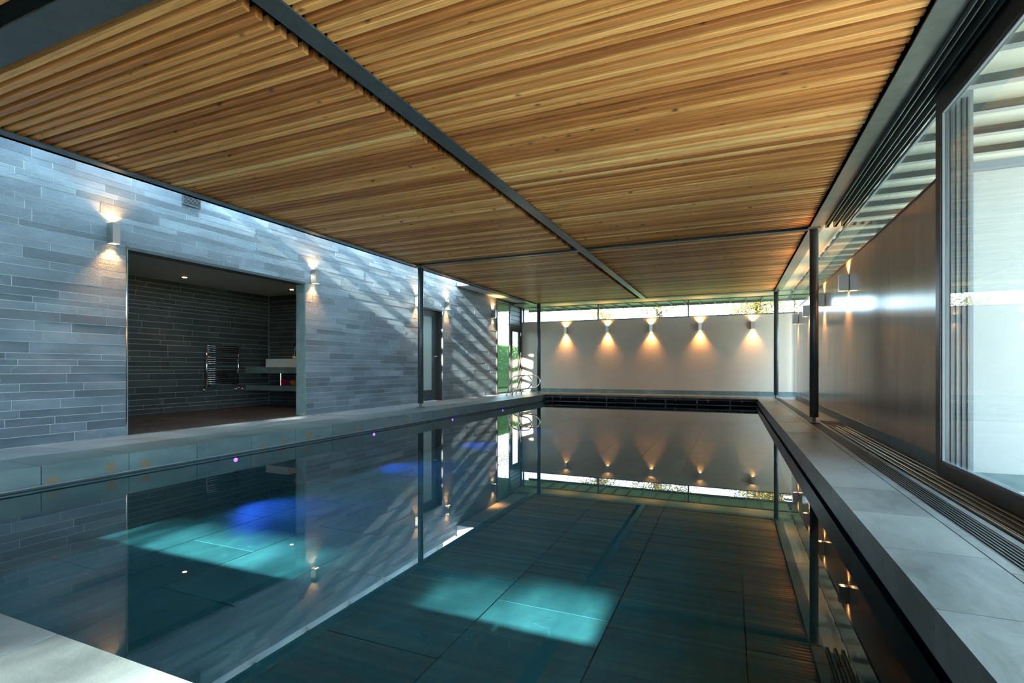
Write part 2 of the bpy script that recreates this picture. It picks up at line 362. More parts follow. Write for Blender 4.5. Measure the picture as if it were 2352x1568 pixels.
def led(y):
    t = thing('pool_light', '', 'light', (-4.70, y, -.225), 'violet underwater lights')
    t['label'] = 'round violet underwater light ' + {3.726: 'below the washroom opening, largest of the row', 5.946: 'second from the left, left of the middle column', 8.188: 'third from the left, below the dark door', 10.428: 'farthest, nearest the handrails'}[y]
    obj('bezel', cyl(nb(), (-.01, 0, 0), (.006, 0, 0), .028, 20), M['chrome'], t)
    obj('lens', cyl(nb(), (.004, 0, 0), (.010, 0, 0), .020, 20), M['uv_lamp'], t)
    l = bpy.data.lights.new('bulb', 'SPOT'); l.energy = 34; l.color = (.05, .13, 1); l.spot_size = math.radians(84); l.spot_blend = 1; l.shadow_soft_size = .12
    o = link('bulb', l, t, (.05, 0, -.04)); o.rotation_euler = Vector((1, 0, -.62)).to_track_quat('-Z', 'Y').to_euler()
for y in (3.726, 5.946, 8.188, 10.428): led(y)

# pool cover deck at the far end
d = thing('pool_cover_deck', 'dark boarded deck with steel rails over the far end of the pool', 'deck', (-2, 13.4, 0)); d.location = (0, 0, 0)
bme = unit('deck_board', M['board']); n = 34; w = (CR-CL)/n
for k in range(n): piece('deck_board', bme, d, CL+k*w+.005, CL+(k+1)*w-.005, FY, 13.84, -.022, .002)
obj('front_rail', cyl(nb(), (CL, FY+.03, -.055), (CR, FY+.03, -.055), .011, 12), M['alu_matt'], d)
obj('water_rail', B(CL, CR, FY+.06, FY+.075, WZ-.01, WZ+.008), M['alu_matt'], d)
obj('bearer', B(CL, CR, FY+.12, FY+.17, -.06, -.024), M['black'], d)
obj('cover_roller', cyl(nb(), (CL+.02, 13.5, -.13), (CR-.02, 13.5, -.13), .05, 20), M['black'], d)
for k in range(7):
    x = CL+.45+k*.74; bm = nb(); box(bm, x-.03, x+.03, FY+.02, FY+.05, -.075, -.04); box(bm, x-.006, x+.006, FY+.02, FY+.05, -.10, -.02); cyl(bm, (x-.03, FY+.01, -.045), (x+.03, FY+.01, -.085), .005, 8)
    obj('rail_bracket', bm, M['alu_matt'], d)
    obj('hanger', B(x-.26, x-.235, FY+.10, FY+.12, -.14, -.022), M['steel_mid'], d)
obj('back_panel', B(CL, CR, 13.86, 13.88, -.5, -.03), M['black'], d)

# linear drains and sliding-door floor rails
for y0, y1, lab in ((-4.6, 7.62, 'long black slot drain grating in the right deck, nearer length'), (7.92, 13.72, 'black slot drain grating in the right deck between the two right columns')):
    t = thing('drain_grating', lab, 'drain', (1.0, (y0+y1)/2, 0), 'slot drains in the right deck'); t.location = (0, 0, 0)
    obj('tray', B(.945, 1.065, y0, y1, -.06, -.045), M['black'], t)
    me = mesh('bar', B(0, .009, y0, y1, -.04, -.002), M['steel_dk'])
    for k in range(7): link('bar', me, t, (.948+k*.0175, 0, 0))
t = thing('sliding_door_track', 'brass-toned triple rail track sunk in the right deck beside the wall', 'track', (1.23, 2, 0)); t.location = (0, 0, 0)
obj('track_bed', B(1.10, 1.355, -4.6, 7.47, -.05, -.03), M['steel_dk'], t)
for k, x in enumerate((1.115, 1.205, 1.29)):
    bm = nb(); box(bm, x-.014, x+.014, -4.6, 7.46, -.03, -.012, .003); box(bm, x-.005, x+.005, -4.6, 7.46, -.012, .010, .002); obj('rail', bm, M['rail'], t)
    obj('channel_lip', B(x+.03, x+.036, -4.6, 7.46, -.03, -.002), M['rail'], t)

# ---------------------------------------------------------------- slate walls
def strips(u0, u1, z0, z1, holes, seed, hs=(.058, .075, .075, .092, .105), ls=(.28, .95)):
    """random-length courses over (u, z); pieces cut around the holes"""
    R = random.Random(seed); out = []; z = z0
    cuts = sorted({h[2] for h in holes} | {h[3] for h in holes} | {z1})
    while z < z1-.004:
        h = R.choice(hs); zt = z+h
        for c in cuts:
            if z+.004 < c and (zt > c or 0 < c-zt < .035): zt = c; break
        zt = min(zt, z1)
        spans = [(u0, u1)]
        for a, b, c, e in holes:
            if z+.002 < e and zt-.002 > c:
                ns = []
                for s, f in spans:
                    if b <= s or a >= f: ns.append((s, f)); continue
                    if a > s: ns.append((s, a))
                    if b < f: ns.append((b, f))
                spans = ns
        for s, f in spans:
            u = s
            first = True
            while u < f-.002:
                L = R.uniform(*ls)*(R.uniform(.4, 1) if first else 1); first = False
                e = u+L
                if f-e < .15: e = f
                out.append((u, e, z, zt)); u = e
        z = zt
    return out
G = .003
def clad(parent, me, mt, tiles, place, key, limit=300, name='slate_tile'):
    """the tiles that show largest become objects, the rest one mesh"""
    R = random.Random(5); tiles = sorted(tiles, key=key, reverse=True)
    for t in tiles[:limit]: piece(name, me, parent, *place(t, R))
    if tiles[limit:]:
        bm = nb()
        for t in tiles[limit:]: box(bm, *place(t, R))
        o = obj(name, bm, mt, parent); o['kind'] = 'stuff'
slt, sli = unit('slate_tile', M['slate']), unit('slate_tile', M['slate_in'])
OY0, OY1, OZ = 3.409, 5.927, 2.025       # washroom opening
DY0, DY1, DZ = 9.08, 9.96, 2.02          # door
WT = 3.05
bm = nb()
def wl(bm, y0, y1, z0, z1, x0=-6.12, x1=-5.9574): box(bm, x0, x1, y0, y1, z0, z1)
wl(bm, -4.6, OY0, -.03, WT); wl(bm, OY0, OY1, OZ, WT); wl(bm, OY1, DY0, -.03, WT); wl(bm, DY0, DY1, DZ, WT); wl(bm, DY1, 12.80, -.03, 2.7)
wall_left = struct('wall_left', bm, M['grout'])
holes = [(OY0, OY1, -1, OZ), (DY0, DY1, -1, DZ)]
tiles = strips(-4.6, 12.80, 0, 2.86, holes, 11)
def key_left(t):
    yc = (t[0]+t[1])/2; Dp = 5.95*.394+yc*.919
    return -1 if yc < 1.9 else (t[1]-t[0])*(t[3]-t[2])/Dp**2
clad(wall_left, slt, M['slate'], tiles, lambda t, R: (-5.960, -5.9555+R.uniform(0, .004), t[0]+G, t[1]-G, t[2]+G*.8, t[3]-G*.8), key_left)
# reveal slabs and edge trims of the opening
rv = unit('reveal_slab', M['reveal'])
for k in range(4):
    z0 = [0, .62, 1.24, 1.86][k]; z1 = min(z0+.617, OZ)
    piece('reveal_slab', rv, wall_left, -6.13, -5.955, OY1-.02, OY1-.001, z0+.002, z1)
    piece('reveal_slab', rv, wall_left, -6.13, -5.955, OY0+.001, OY0+.02, z0+.002, z1)
obj('head_trim', B(-6.13, -5.952, OY0, OY1, OZ-.035, OZ-.001), M['steel_dk'], wall_left)
obj('corner_trim', B(-5.952, -5.947, OY0-.004, OY0+.004, 0, OZ), M['chrome'], wall_left)

# washroom beyond the opening
bm = nb(); box(bm, -8.65, -8.476, 2.1, 7.65, -.03, 2.3)
wb = struct('wall_washroom_rear', bm, M['grout_in'])
tl = strips(2.2, 7.47, 0, 2.15, [], 21)
clad(wb, sli, M['slate_in'], tl, lambda t, R: (-8.478, -8.474+R.uniform(0, .003), t[0]+G, t[1]-G, t[2]+G, t[3]-G), lambda t: (t[1]-t[0])*(t[3]-t[2]) if t[1] > 4.6 else 0)
bm = nb(); box(bm, -8.48, -6.12, 7.476, 7.65, -.03, 2.3)
ws = struct('wall_washroom_side', bm, M['grout_in'])
tl = strips(-8.47, -6.13, 0, 2.15, [], 22)
clad(ws, sli, M['slate_in'], tl, lambda t, R: (t[0]+G, t[1]-G, 7.474-R.uniform(0, .003), 7.478, t[2]+G, t[3]-G), lambda t: 1)
struct('wall_washroom_near', B(-8.48, -6.12, 2.0, 2.2, -.03, 2.3), M['slate_in'])
struct('ceiling_washroom', B(-8.65, -6.12, 2.0, 7.65, 2.15, 2.3), M['dim_ceiling'])
for i, (x, y, lab) in enumerate(((-7.90, 5.37, 'small warm recessed downlight over the towel radiator'), (-7.34, 6.97, 'small warm recessed downlight over the white basin'), (-6.33, 3.86, 'warm recessed downlight inside the left jamb of the washroom opening'), (-6.33, 5.32, 'warm recessed downlight just inside the right side of the washroom opening'))):
    t = thing('downlight', lab, 'light', (x, y, 2.15), 'washroom downlights')
    bm = nb(); cyl(bm, (0, 0, -.006), (0, 0, 0), .042, 24); obj('bezel', bm, M['white'], t)
    obj('lens', cyl(nb(), (0, 0, -.010), (0, 0, -.006), .028, 20), M['warm_lamp'], t)
    l = bpy.data.lights.new('bulb', 'SPOT'); l.energy = 9; l.color = (1, .72, .45); l.spot_size = math.radians(90); l.spot_blend = .8; l.shadow_soft_size = .03
    link('bulb', l, t, (0, 0, -.03))
# towel radiator
t = thing('towel_radiator', 'dark chrome ladder towel radiator on the rear washroom wall', 'radiator', (-8.385, 6.40, .33))
for yy in (-.31, .31): obj('upright', cyl(nb(), (0, yy, .03), (0, yy, .82), .016, 16), M['chrome'], t, True)
rm = mesh('rung', cyl(nb(), (0, -.31, 0), (0, .31, 0), .009, 12), M['dark_chrome'], True)
zz = []; 
for n0, z0 in ((4, .78), (4, .58), (8, .38)): zz += [z0-.038*k for k in range(n0)]
for z in zz: link('rung', rm, t, (.012, 0, z))
for yy in (-.38, .24, .37):
    bm = nb(); bmesh.ops.create_uvsphere(bm, u_segments=16, v_segments=10, radius=.024, matrix=Matrix.Translation((.03, yy, .01))); cyl(bm, (.0, yy, .01), (-.07, yy, .01), .008, 10); cyl(bm, (0, yy, .012), (0, -.31 if yy < 0 else .31, .03), .008, 10)
    obj('valve', bm, M['chrome'], t, True)
for yy in (-.24, .24):
    for z in (.70, .10): obj('wall_bracket', cyl(nb(), (-.07, yy, z), (.03, yy, z), .012, 12), M['chrome'], t)
# vanity shelves, basin, tap, bottle, towels
for z0, z1, lab in ((.622, .737, 'thick grey stone vanity top carrying the white basin'), (.30, .40, 'thick grey stone lower shelf carrying rolled towels')):
    t = obj('stone_shelf', B(-8.47, -6.6, 6.93, 7.47, z0, z1, bev=.003), M['vanity']); tag(t, lab, 'shelf', 'washroom stone shelves')
obj_ = obj('shelf_post', cyl(nb(), (-7.62, 6.98, .40), (-7.62, 6.98, .622), .012, 12), M['chrome']); tag(obj_, 'slim chrome post between the two stone shelves', 'post')
bm = nb(); bx0, bx1, by0, by1, bz0, bz1 = -8.02, -7.47, 7.0, 7.42, .737, .892
def rim_box(bm, x0, x1, y0, y1, z0, z1, wl_, fl):
    o = [bm.verts.new((x, y, z)) for z in (z0, z1) for x, y in ((x0, y0), (x1, y0), (x1, y1), (x0, y1))]
    i = [bm.verts.new((x, y, z)) for z in (z0+fl, z1) for x, y in ((x0+wl_, y0+wl_), (x1-wl_, y0+wl_), (x1-wl_, y1-wl_), (x0+wl_, y1-wl_))]
    bm.faces.new(o[3::-1]); bm.faces.new(i[:4])
    for k in range(4):
        l = (k+1) % 4
        bm.faces.new((o[k], o[l], o[4+l], o[4+k])); bm.faces.new((i[l], i[k], i[4+k], i[4+l])); bm.faces.new((o[4+k], o[4+l], i[4+l], i[4+k]))
rim_box(bm, bx0, bx1, by0, by1, bz0, bz1, .02, .03)
t = thing('wash_basin', 'white rectangular ceramic basin on the upper stone shelf', 'basin', (0, 0, 0)); obj('bowl', bm, M['basin'], t)
obj('waste', cyl(nb(), (-7.74, 7.2, .767), (-7.74, 7.2, .772), .03, 20), M['chrome'], t)
t = thing('mixer_tap', 'curved chrome swan-neck mixer tap beside the black bottle', 'tap', (-7.44, 7.30, .737))
bm = nb(); tube(bm, smooth_path([(0, 0, 0), (0, 0, .30), (-.03, 0, .37), (-.09, 0, .40), (-.15, 0, .37), (-.165, 0, .33)]), .012, 12); obj('spout', bm, M['chrome'], t, True)
bm = nb(); cyl(bm, (0, 0, 0), (0, 0, .015), .028, 20); obj('base', bm, M['chrome'], t)
bm = nb(); cyl(bm, (0, 0, .20), (.07, 0, .215), .011, 12); cyl(bm, (.07, 0, .215), (.12, 0, .24), .007, 10); obj('lever', bm, M['chrome'], t)
t = thing('soap_bottle', 'small black pump bottle with pale label on the basin rim', 'bottle', (-7.72, 7.40, .892))
bm = nb(); cyl(bm, (0, 0, 0), (0, 0, .105), .032, 20); cyl(bm, (0, 0, .105), (0, 0, .13), .032, 20, .012); obj('body', bm, M['bottle'], t, True)
bm = nb(); cyl(bm, (0, 0, .13), (0, 0, .165), .007, 12); box(bm, -.035, .01, -.006, .006, .165, .176); obj('pump', bm, M['bottle'], t)
obj('label', cyl(nb(), (0, 0, .015), (0, 0, .06), .0328, 20, caps=False), M['label'], t)
for k, (mn, lb) in enumerate((('towel_red', 'rolled red towel on the lower shelf, leftmost of the three'), ('towel_purple', 'rolled purple towel between the red and orange ones'), ('towel_orange', 'rolled orange towel at the right of the rolled towels'))):
    bm = nb(); pts = []
    cx, cz = -7.56+k*.115, .455
    prof = [(math.cos(a)*(.014+.0042*a), math.sin(a)*(.014+.0042*a)) for a in [q*.35 for q in range(27)]]
    v = [[bm.verts.new((cx+p[0], yy, cz+p[1])) for p in prof] for yy in (6.96, 7.3)]
    for a in range(len(prof)-1): bm.faces.new((v[0][a], v[0][a+1], v[1][a+1], v[1][a]))
    cyl(bm, (cx, 6.975, cz), (cx, 7.29, cz), .048, 20)
    tag(obj('rolled_towel', bm, M[mn], None), lb, 'towel', 'rolled towels on the lower shelf')
bm = nb(); cyl(bm, (-8.455, 7.455, .74), (-8.455, 7.455, 2.15), .008, 10); tag(obj('corner_pipe', bm, M['chrome']), 'slim steel pipe in the rear corner above the vanity top', 'pipe')

# left door
dr = struct('door_1', B(-6.25, -6.20, DY0, DY1, 0, .04), M['frame'])
for a in ((-6.20, -5.945, DY0-.001, DY0+.045, 0, DZ), (-6.20, -5.945, DY1-.045, DY1+.001, 0, DZ), (-6.20, -5.945, DY0+.045, DY1-.045, DZ-.045, DZ)): obj('door_frame', B(*a), M['frame'], dr)
obj('edge_trim', B(-5.948, -5.938, DY1-.05, DY1+.012, 0, DZ+.012), M['alu_matt'], dr); obj('edge_trim', B(-5.948, -5.938, DY0-.012, DY1-.05, DZ-.012, DZ+.012), M['alu_matt'], dr)
bm = nb(); a, b = DY0+.05, DY1-.05
box(bm, -6.13, -6.085, a, a+.09, .01, DZ-.05); box(bm, -6.13, -6.085, b-.19, b, .01, DZ-.05); box(bm, -6.13, -6.085, a+.09, b-.19, .01, .24); box(bm, -6.13, -6.085, a+.09, b-.19, DZ-.17, DZ-.05)
obj('door_leaf', bm, M['steel_dk'], dr); obj('pane', B(-6.112, -6.102, a+.09, b-.19, .24, DZ-.17), M['frost'], dr)
bm = nb(); cyl(bm, (-6.085, b-.10, .98), (-6.03, b-.10, .98), .009, 12); cyl(bm, (-6.035, b-.10, .98), (-6.035, b-.23, .98), .008, 12); cyl(bm, (-6.085, b-.10, .98), (-6.08, b-.10, .98), .025, 20)
obj('door_handle', bm, M['chrome'], dr)
# vent grille high on the wall
t = thing('vent_grille', 'small dark louvred vent high on the slate wall under the beam', 'vent', (-5.948, 4.13, 2.715))
bm = nb()
for a in ((0, .012, -.11, -.10, -.06, .06), (0, .012, .10, .11, -.06, .06), (0, .012, -.10, .10, -.06, -.05), (0, .012, -.10, .10, .05, .06)): box(bm, *a)
obj('frame', bm, M['steel_dk'], t); obj('backing', B(0, .002, -.10, .10, -.05, .05), M['black'], t)
lm = mesh('louvre', B(.002, .010, -.10, .10, -.003, .003), M['steel_dk'])
for k in range(6): link('louvre', lm, t, (0, 0, -.04+k*.016))

# ---------------------------------------------------------------- far wall, right wall
struct('wall_far', B(-6.02, 1.75, 14.6, 14.85, -.03, 2.10), M['far_plaster'])
bs = nb(); xk = -5.95
bsf = struct('baseboard_far', B(-5.95, 1.6, 14.585, 14.6, 0, .004), M['grout_dk'])
bu = unit('baseboard_slab', M['reveal'])
while xk < 1.55: piece('baseboard_slab', bu, bsf, xk+.002, min(xk+.6, 1.6)-.002, 14.578, 14.6, 0, .115); xk += .6
wr = struct('wall_right', B(1.36, 1.50, 4.50, 13.30, -.03, 2.07), M['gloss_plaster'])
bsr = struct('baseboard_right', B(1.353, 1.36, 4.5, 13.3, 0, .004), M['grout_dk'])
yk = 4.5
while yk < 13.29: piece('baseboard_slab', bu, bsr, 1.347, 1.36, yk+.002, min(yk+.6, 13.3)-.002, 0, .10); yk += .6
# dark steel cap on top of both walls
struct('trim_1', B(1.352, 1.50, 4.5, 13.3, 2.07, 2.085), M['steel_dk']); struct('trim_2', B(-5.95, 1.6, 14.592, 14.66, 2.10, 2.125), M['steel_dk'])

# windows
def window(name, frames, panes, fm='frame'):
    """frames and panes are lists of boxes; the first frame bar is the object itself"""
    w = struct(name, B(*frames[0]), M[fm])
    for f in frames[1:]: obj('frame_bar', B(*f), M[fm], w)
    for p in panes: obj('pane', B(*p), M['glass'], w)
    return w
CH = 2.57
xs = [-5.88, -3.545, -1.07, 1.43]
fr = [(-5.95, 1.6, 14.60, 14.65, CH-.02, CH)] + [(x-.018, x+.018, 14.60, 14.65, 2.125, CH-.02) for x in xs[:3]] + [(1.41, 1.45, 14.36, 14.40, .05, CH)]
pn = [(a+.018, b-.018, 14.62, 14.63, 2.125, CH-.02) for a, b in zip(xs, xs[1:])]
window('window_far', fr, pn, 'steel_dk')
window('window_right_clerestory', [(1.36, 1.38, 4.4, 14.36, CH-.03, CH)], [(1.365, 1.373, 4.4, 7.066, 2.085, CH-.03), (1.365, 1.373, 7.072, 10.6, 2.085, CH-.03), (1.365, 1.373, 10.606, 13.3, 2.085, CH-.03), (1.365, 1.373, 13.306, 14.36, .02, CH-.03)], 'alu_matt')
# left glazing beside the handrails: fixed pane, mullion, louvred panel over a glazed door
LX0, LX1 = -5.98, -5.93
fr = [(LX0, LX1, 12.80, 12.84, 0, 2.64), (LX0, LX1, 12.84, 14.6, 2.58, 2.66), (LX0, LX1, 12.84, 13.70, 0, .05), (LX0, LX1, 13.70, 13.76, 0, 2.58), (LX0-.02, LX1+.02, 14.50, 14.6, 0, 2.58)]
w = window('window_left', fr, [(-5.957, -5.949, 12.84, 13.70, .05, 2.58)])
lv = mesh('louvre_board', B(-.012, .012, 13.76, 14.50, -.058, .058, bev=.004), M['alu_matt'])
obj('louvre_frame', B(LX0, LX1, 13.76, 14.50, 1.96, 2.0), M['frame'], w)
for k in range(4): link('louvre_board', lv, w, (-5.955, 0, 2.07+k*.135))
obj('louvre_backing', B(-5.985, -5.972, 13.76, 14.50, 2.0, 2.58), M['steel_mid'], w)
d2 = struct('door_2', B(LX0+.005, LX1-.005, 13.765, 13.89, .01, 1.955), M['frame'])
for a in ((13.765+.125, 14.37, .01, .15), (13.765+.125, 14.37, 1.80, 1.955), (14.37, 14.495, .01, 1.955)): obj('door_rail', B(LX0+.005, LX1-.005, *a), M['frame'], d2)
obj('pane', B(-5.957, -5.949, 13.89, 14.37, .15, 1.80), M['glass'], d2)
for z in (.45, 1.15, 1.75): obj('hinge', cyl(nb(), (LX1+.008, 14.50, z-.05), (LX1+.008, 14.50, z+.05), .012, 10), M['alu'], d2)
obj('keyhole', cyl(nb(), (LX1-.006, 13.83, .98), (LX1+.012, 13.83, .98), .014, 12), M['alu'], d2)

# sliding door on the right, its neighbours and the post behind
def leaf(name, x, y0, y1, label, group):
    t = thing(name, label, 'sliding door', (x, (y0+y1)/2, 0), group); t.location = (0, 0, 0)
    zt = 2.53; a = .045
    bm = nb(); box(bm, x-.005, x+a, y1-.075, y1, .012, zt, bev=.003); obj('stile', bm, M['frame'], t)
    bm = nb(); box(bm, x-.005, x+a, y0, y0+.075, .012, zt, bev=.003); obj('stile', bm, M['frame'], t)
    bm = nb(); box(bm, x-.005, x+a, y0+.075, y1-.075, .012, .10, bev=.003); obj('bottom_rail', bm, M['frame'], t)
    bm = nb(); box(bm, x-.005, x+a, y0+.075, y1-.075, 2.41, zt, bev=.003); obj('top_rail', bm, M['frame'], t)
    bm = nb(); box(bm, x+.006, x+.02, y0+.075, y1-.075, .10, .112); box(bm, x+.006, x+.02, y1-.087, y1-.075, .112, 2.398); box(bm, x+.006, x+.02, y0+.075, y1-.075, 2.398, 2.41); obj('glazing_bead', bm, M['alu_matt'], t)
    obj('pane', B(x+.024, x+.030, y0+.075, y1-.075, .10, 2.41), M['glass'], t)
leaf('sliding_door', 1.27, 1.35, 4.30, 'large dark-framed sliding glass door leaf at the right edge', 'sliding door leaves')
leaf('sliding_door', 1.185, -1.6, 1.43, 'second sliding glass leaf beside the camera, just out of frame', 'sliding door leaves')
leaf('sliding_door', 1.27, -4.55, -1.52, 'third sliding glass leaf towards the near end, out of frame', 'sliding door leaves')
t = thing('door_jamb_post', 'grey aluminium jamb post with brush seals behind the sliding door', 'post', (0, 0, 0))
obj('post', B(1.36, 1.50, 4.40, 4.50, -.03, 2.6), M['alu_matt'], t)
for k, x in enumerate((1.375, 1.405, 1.435, 1.465)): obj('seal_strip', B(x, x+.012, 4.385, 4.40, .0, 2.55), M[('steel_dk', 'steel_mid')[k % 2]], t)
t = thing('ceiling_track', 'black and grey double sliding track under the ceiling edge', 'track', (0, 0, 0))
for k, x in enumerate((1.125, 1.215, 1.30)):
    bm = nb(); box(bm, x-.012, x+.028, -4.6, 7.65, 2.585, 2.60); box(bm, x-.012, x-.006, -4.6, 7.65, 2.535, 2.585); box(bm, x+.022, x+.028, -4.6, 7.65, 2.535, 2.585); obj('channel', bm, M['steel_mid'], t)
    obj('groove', B(x-.004, x+.020, -4.6, 7.65, 2.578, 2.584), M['black'], t)
    obj('end_stop', B(x-.012, x+.028, 7.65, 7.67, 2.53, 2.60), M['black'], t)
obj('track_board', B(1.108, 1.36, -4.6, 7.66, 2.60, 2.615), M['steel_dk'], t)

# ---------------------------------------------------------------- ceiling
roof = nb()
box(roof, -5.36, 3.4, -5.8, 15.6, 2.80, 2.93); box(roof, -9.5, -6.0, -5.8, 15.6, 2.72, 2.93) if False else None
ceil = struct('ceiling', roof, M['black'])
obj('soffit_panel', B(1.108, 1.36, 7.67, 13.9, 2.60, 2.62), M['soffit'], ceil)
obj('soffit_panel', B(-5.95, 1.6, 13.98, 14.6, 2.575, 2.62), M['soffit'], ceil)
obj('soffit_panel', B(-5.95, -5.37, 10.6, 13.98, 2.655, 2.70), M['white'], ceil)
obj('skylight_reveal', B(-5.95, -5.37, 10.6, 10.64, 2.70, 2.93), M['white'], ceil)
obj('skylight_curb', B(-5.38, -5.33, -4.5, 10.6, 2.57, 2.90), M['white'], ceil)
obj('roof_edge', B(-9.5, -6.12, -5.8, 15.6, 2.60, 2.72), M['conc'], ceil)
obj('roof_edge', B(-6.12, -5.36, 10.64, 15.6, 2.72, 2.93), M['conc'], ceil)
obj('roof_edge', B(-6.12, -5.36, -5.8, -4.5, 2.60, 2.93), M['conc'], ceil)
obj('outer_soffit', B(1.38, 3.4, -5.8, 15.6, 2.70, 2.74), M['soffit'], ceil)
obj('eave_soffit', B(-6.1, 1.38, 14.66, 15.6, 2.60, 2.64), M['soffit'], ceil)
obj('fascia', B(-9.5, 3.4, -5.83, -5.8, 2.715, 2.93), M['steel_mid'], ceil); obj('fascia', B(-6.1, 3.4, 15.6, 15.62, 2.535, 2.93), M['steel_mid'], ceil); obj('fascia', B(3.4, 3.42, -5.8, 15.6, 2.62, 2.93), M['steel_mid'], ceil)
rf = mesh('eave_rafter', B(-.012, .012, 14.66, 15.6, 2.545, 2.60), M['alu_matt'])
for k in range(17): link('eave_rafter', rf, ceil, (-5.52+k*.392, 0, 0))
bt = mesh('soffit_batten', B(1.385, 3.4, -.035, .035, 2.64, 2.70), M['steel_dk'])
for k in range(36): link('soffit_batten', bt, ceil, (0, 4.46+(k-8)*.475, 0))
# skylight: rafters fall from the wall to the ceiling edge
sk = struct('window_skylight', B(-6.0, -5.95, -4.5, 10.64, 3.05, 3.12), M['steel_mid'])
bm = nb()
ra = [(-5.95, 3.10), (-5.34, 2.91), (-5.34, 2.76), (-5.95, 2.95)]
a = [bm.verts.new((x, -.03, z)) for x, z in ra]; b = [bm.verts.new((x, .03, z)) for x, z in ra]
bm.faces.new(a); bm.faces.new(b[::-1])
for k in range(4): bm.faces.new((a[k], a[(k+1) % 4], b[(k+1) % 4], b[k]))
rme = mesh('rafter', bm, M['steel_mid'])
for k in range(16): link('rafter', rme, sk, (0, 9.75-k*.95, 0))
bm = nb(); v = [bm.verts.new(p) for p in ((-5.97, -4.5, 3.115), (-5.33, -4.5, 2.915), (-5.33, 10.62, 2.915), (-5.97, 10.62, 3.115), (-5.97, -4.5, 3.125), (-5.33, -4.5, 2.925), (-5.33, 10.62, 2.925), (-5.97, 10.62, 3.125))]
for f in ((0, 1, 2, 3), (7, 6, 5, 4), (0, 4, 5, 1), (1, 5, 6, 2), (2, 6, 7, 3), (3, 7, 4, 0)): bm.faces.new([v[i] for i in f])
obj('pane', bm, M['glass'], sk)

# beams: I-sections
def ibeam(label, horizontal, c, a, b, w, z=2.57, m='steel_dk', top=2.80):
    t = thing('steel_beam', label, 'beam', (0, 0, 0), 'dark steel ceiling beams')
    def bb(p0, p1, z0, z1): return B(p0, p1, a, b, z0, z1) if not horizontal else B(a, b, p0, p1, z0, z1)
    obj('bottom_flange', bb(c-w/2, c+w/2, z, z+.012), M[m], t); obj('web', bb(c-.005, c+.005, z+.012, top), M['steel_dk'], t)
ibeam('long dark steel beam down the middle of the slatted ceiling', False, -2.155, -4.6, 13.98, .13)
ibeam('long dark steel beam edging the ceiling beside the slate wall', False, -5.305, -4.6, 14.0, .15)
ibeam('wide grey-green steel beam edging the ceiling above the right deck', False, 1.03, -4.6, 14.0, .155, m='steel_mid')
ibeam('dark cross beam in the top left corner, nearest the camera', True, 1.565, -5.23, .95, .19, 2.569)
ibeam('thin cross beam between the left and right middle columns', True, 7.93, -5.23, .95, .085, 2.583)
ibeam('pale thin cross beam where the slats end by the far columns', True, 13.93, -5.23, .95, .08, 2.583, 'soffit')

# slatted panels
sm = {}
def slat_panel(x0, x1, y0, y1, label):
    t = thing('slatted_ceiling_panel', label, 'ceiling panel', (0, 0, 0), 'cedar slat ceiling panels')
    bm = nb(); box(bm, x0, x1, -.0235, .0235, 2.600, 2.662, bev=.003); me = mesh('slat', bm, M['cedar'])
    n = int((y1-y0)/.082)
    for k in range(n+1):
        o = link('slat', me, t, (random.uniform(-.004, .004), y0+k*.082, random.uniform(-.0008, .0008)))
for x0, x1, s in ((-5.235, -2.335, 'left'), (-2.125, .94, 'right')):
    side = 'between the slate wall and the middle beam' if s == 'left' else 'between the middle beam and the right beam'
    if s == 'left': x0 = -5.30
    slat_panel(x0, x1, -3.3, 1.42, 'cedar slat panel %s, nearest, before the first cross beam' % side)
    slat_panel(x0, x1, 1.915-.082*2 if s == 'left' else 1.80, 7.86, 'long cedar slat panel %s, from first to second cross beam' % side)
    slat_panel(x0, x1, 8.02, 13.86, 'far cedar slat panel %s, beyond the second cross beam' % side)

# columns
def column(x, y, label, r=.052, pl='l'):
    t = thing('steel_column', label, 'column', (x, y, 0), 'round steel columns')
    obj('shaft', cyl(nb(), (0, 0, .075), (0, 0, 2.545), r, 32), M['steel_dk'], t, False)
    for p in t.children[0].data.polygons: p.use_smooth = abs(p.normal.z) < .5
    obj('cap_plate', B(-.07, .07, -.06, .06, 2.548, 2.569), M['steel_mid'], t); obj('collar', cyl(nb(), (0, 0, 2.53), (0, 0, 2.548), r*.8, 24), M['alu_matt'], t)
    obj('foot_pin', cyl(nb(), (0, 0, .012), (0, 0, .078), .022, 20), M['steel_mid'], t)
    bm = nb(); box(bm, -.055, .055, -.055, .055, 0, .012, bev=.002); obj('base_plate', bm, M['steel_mid'], t)
column(-5.225, 7.95, 'dark round steel column in front of the slate wall by the door')
column(-5.06, 13.75, 'dark round steel column behind the pool handrails')
column(1.0, 7.77, 'nearest dark round steel column on the right deck, largest')
column(.985, 13.78, 'far right dark round steel column before the plaster wall')
column(-5.225, 1.3, 'dark round steel column on the near left deck, out of frame') if False else None

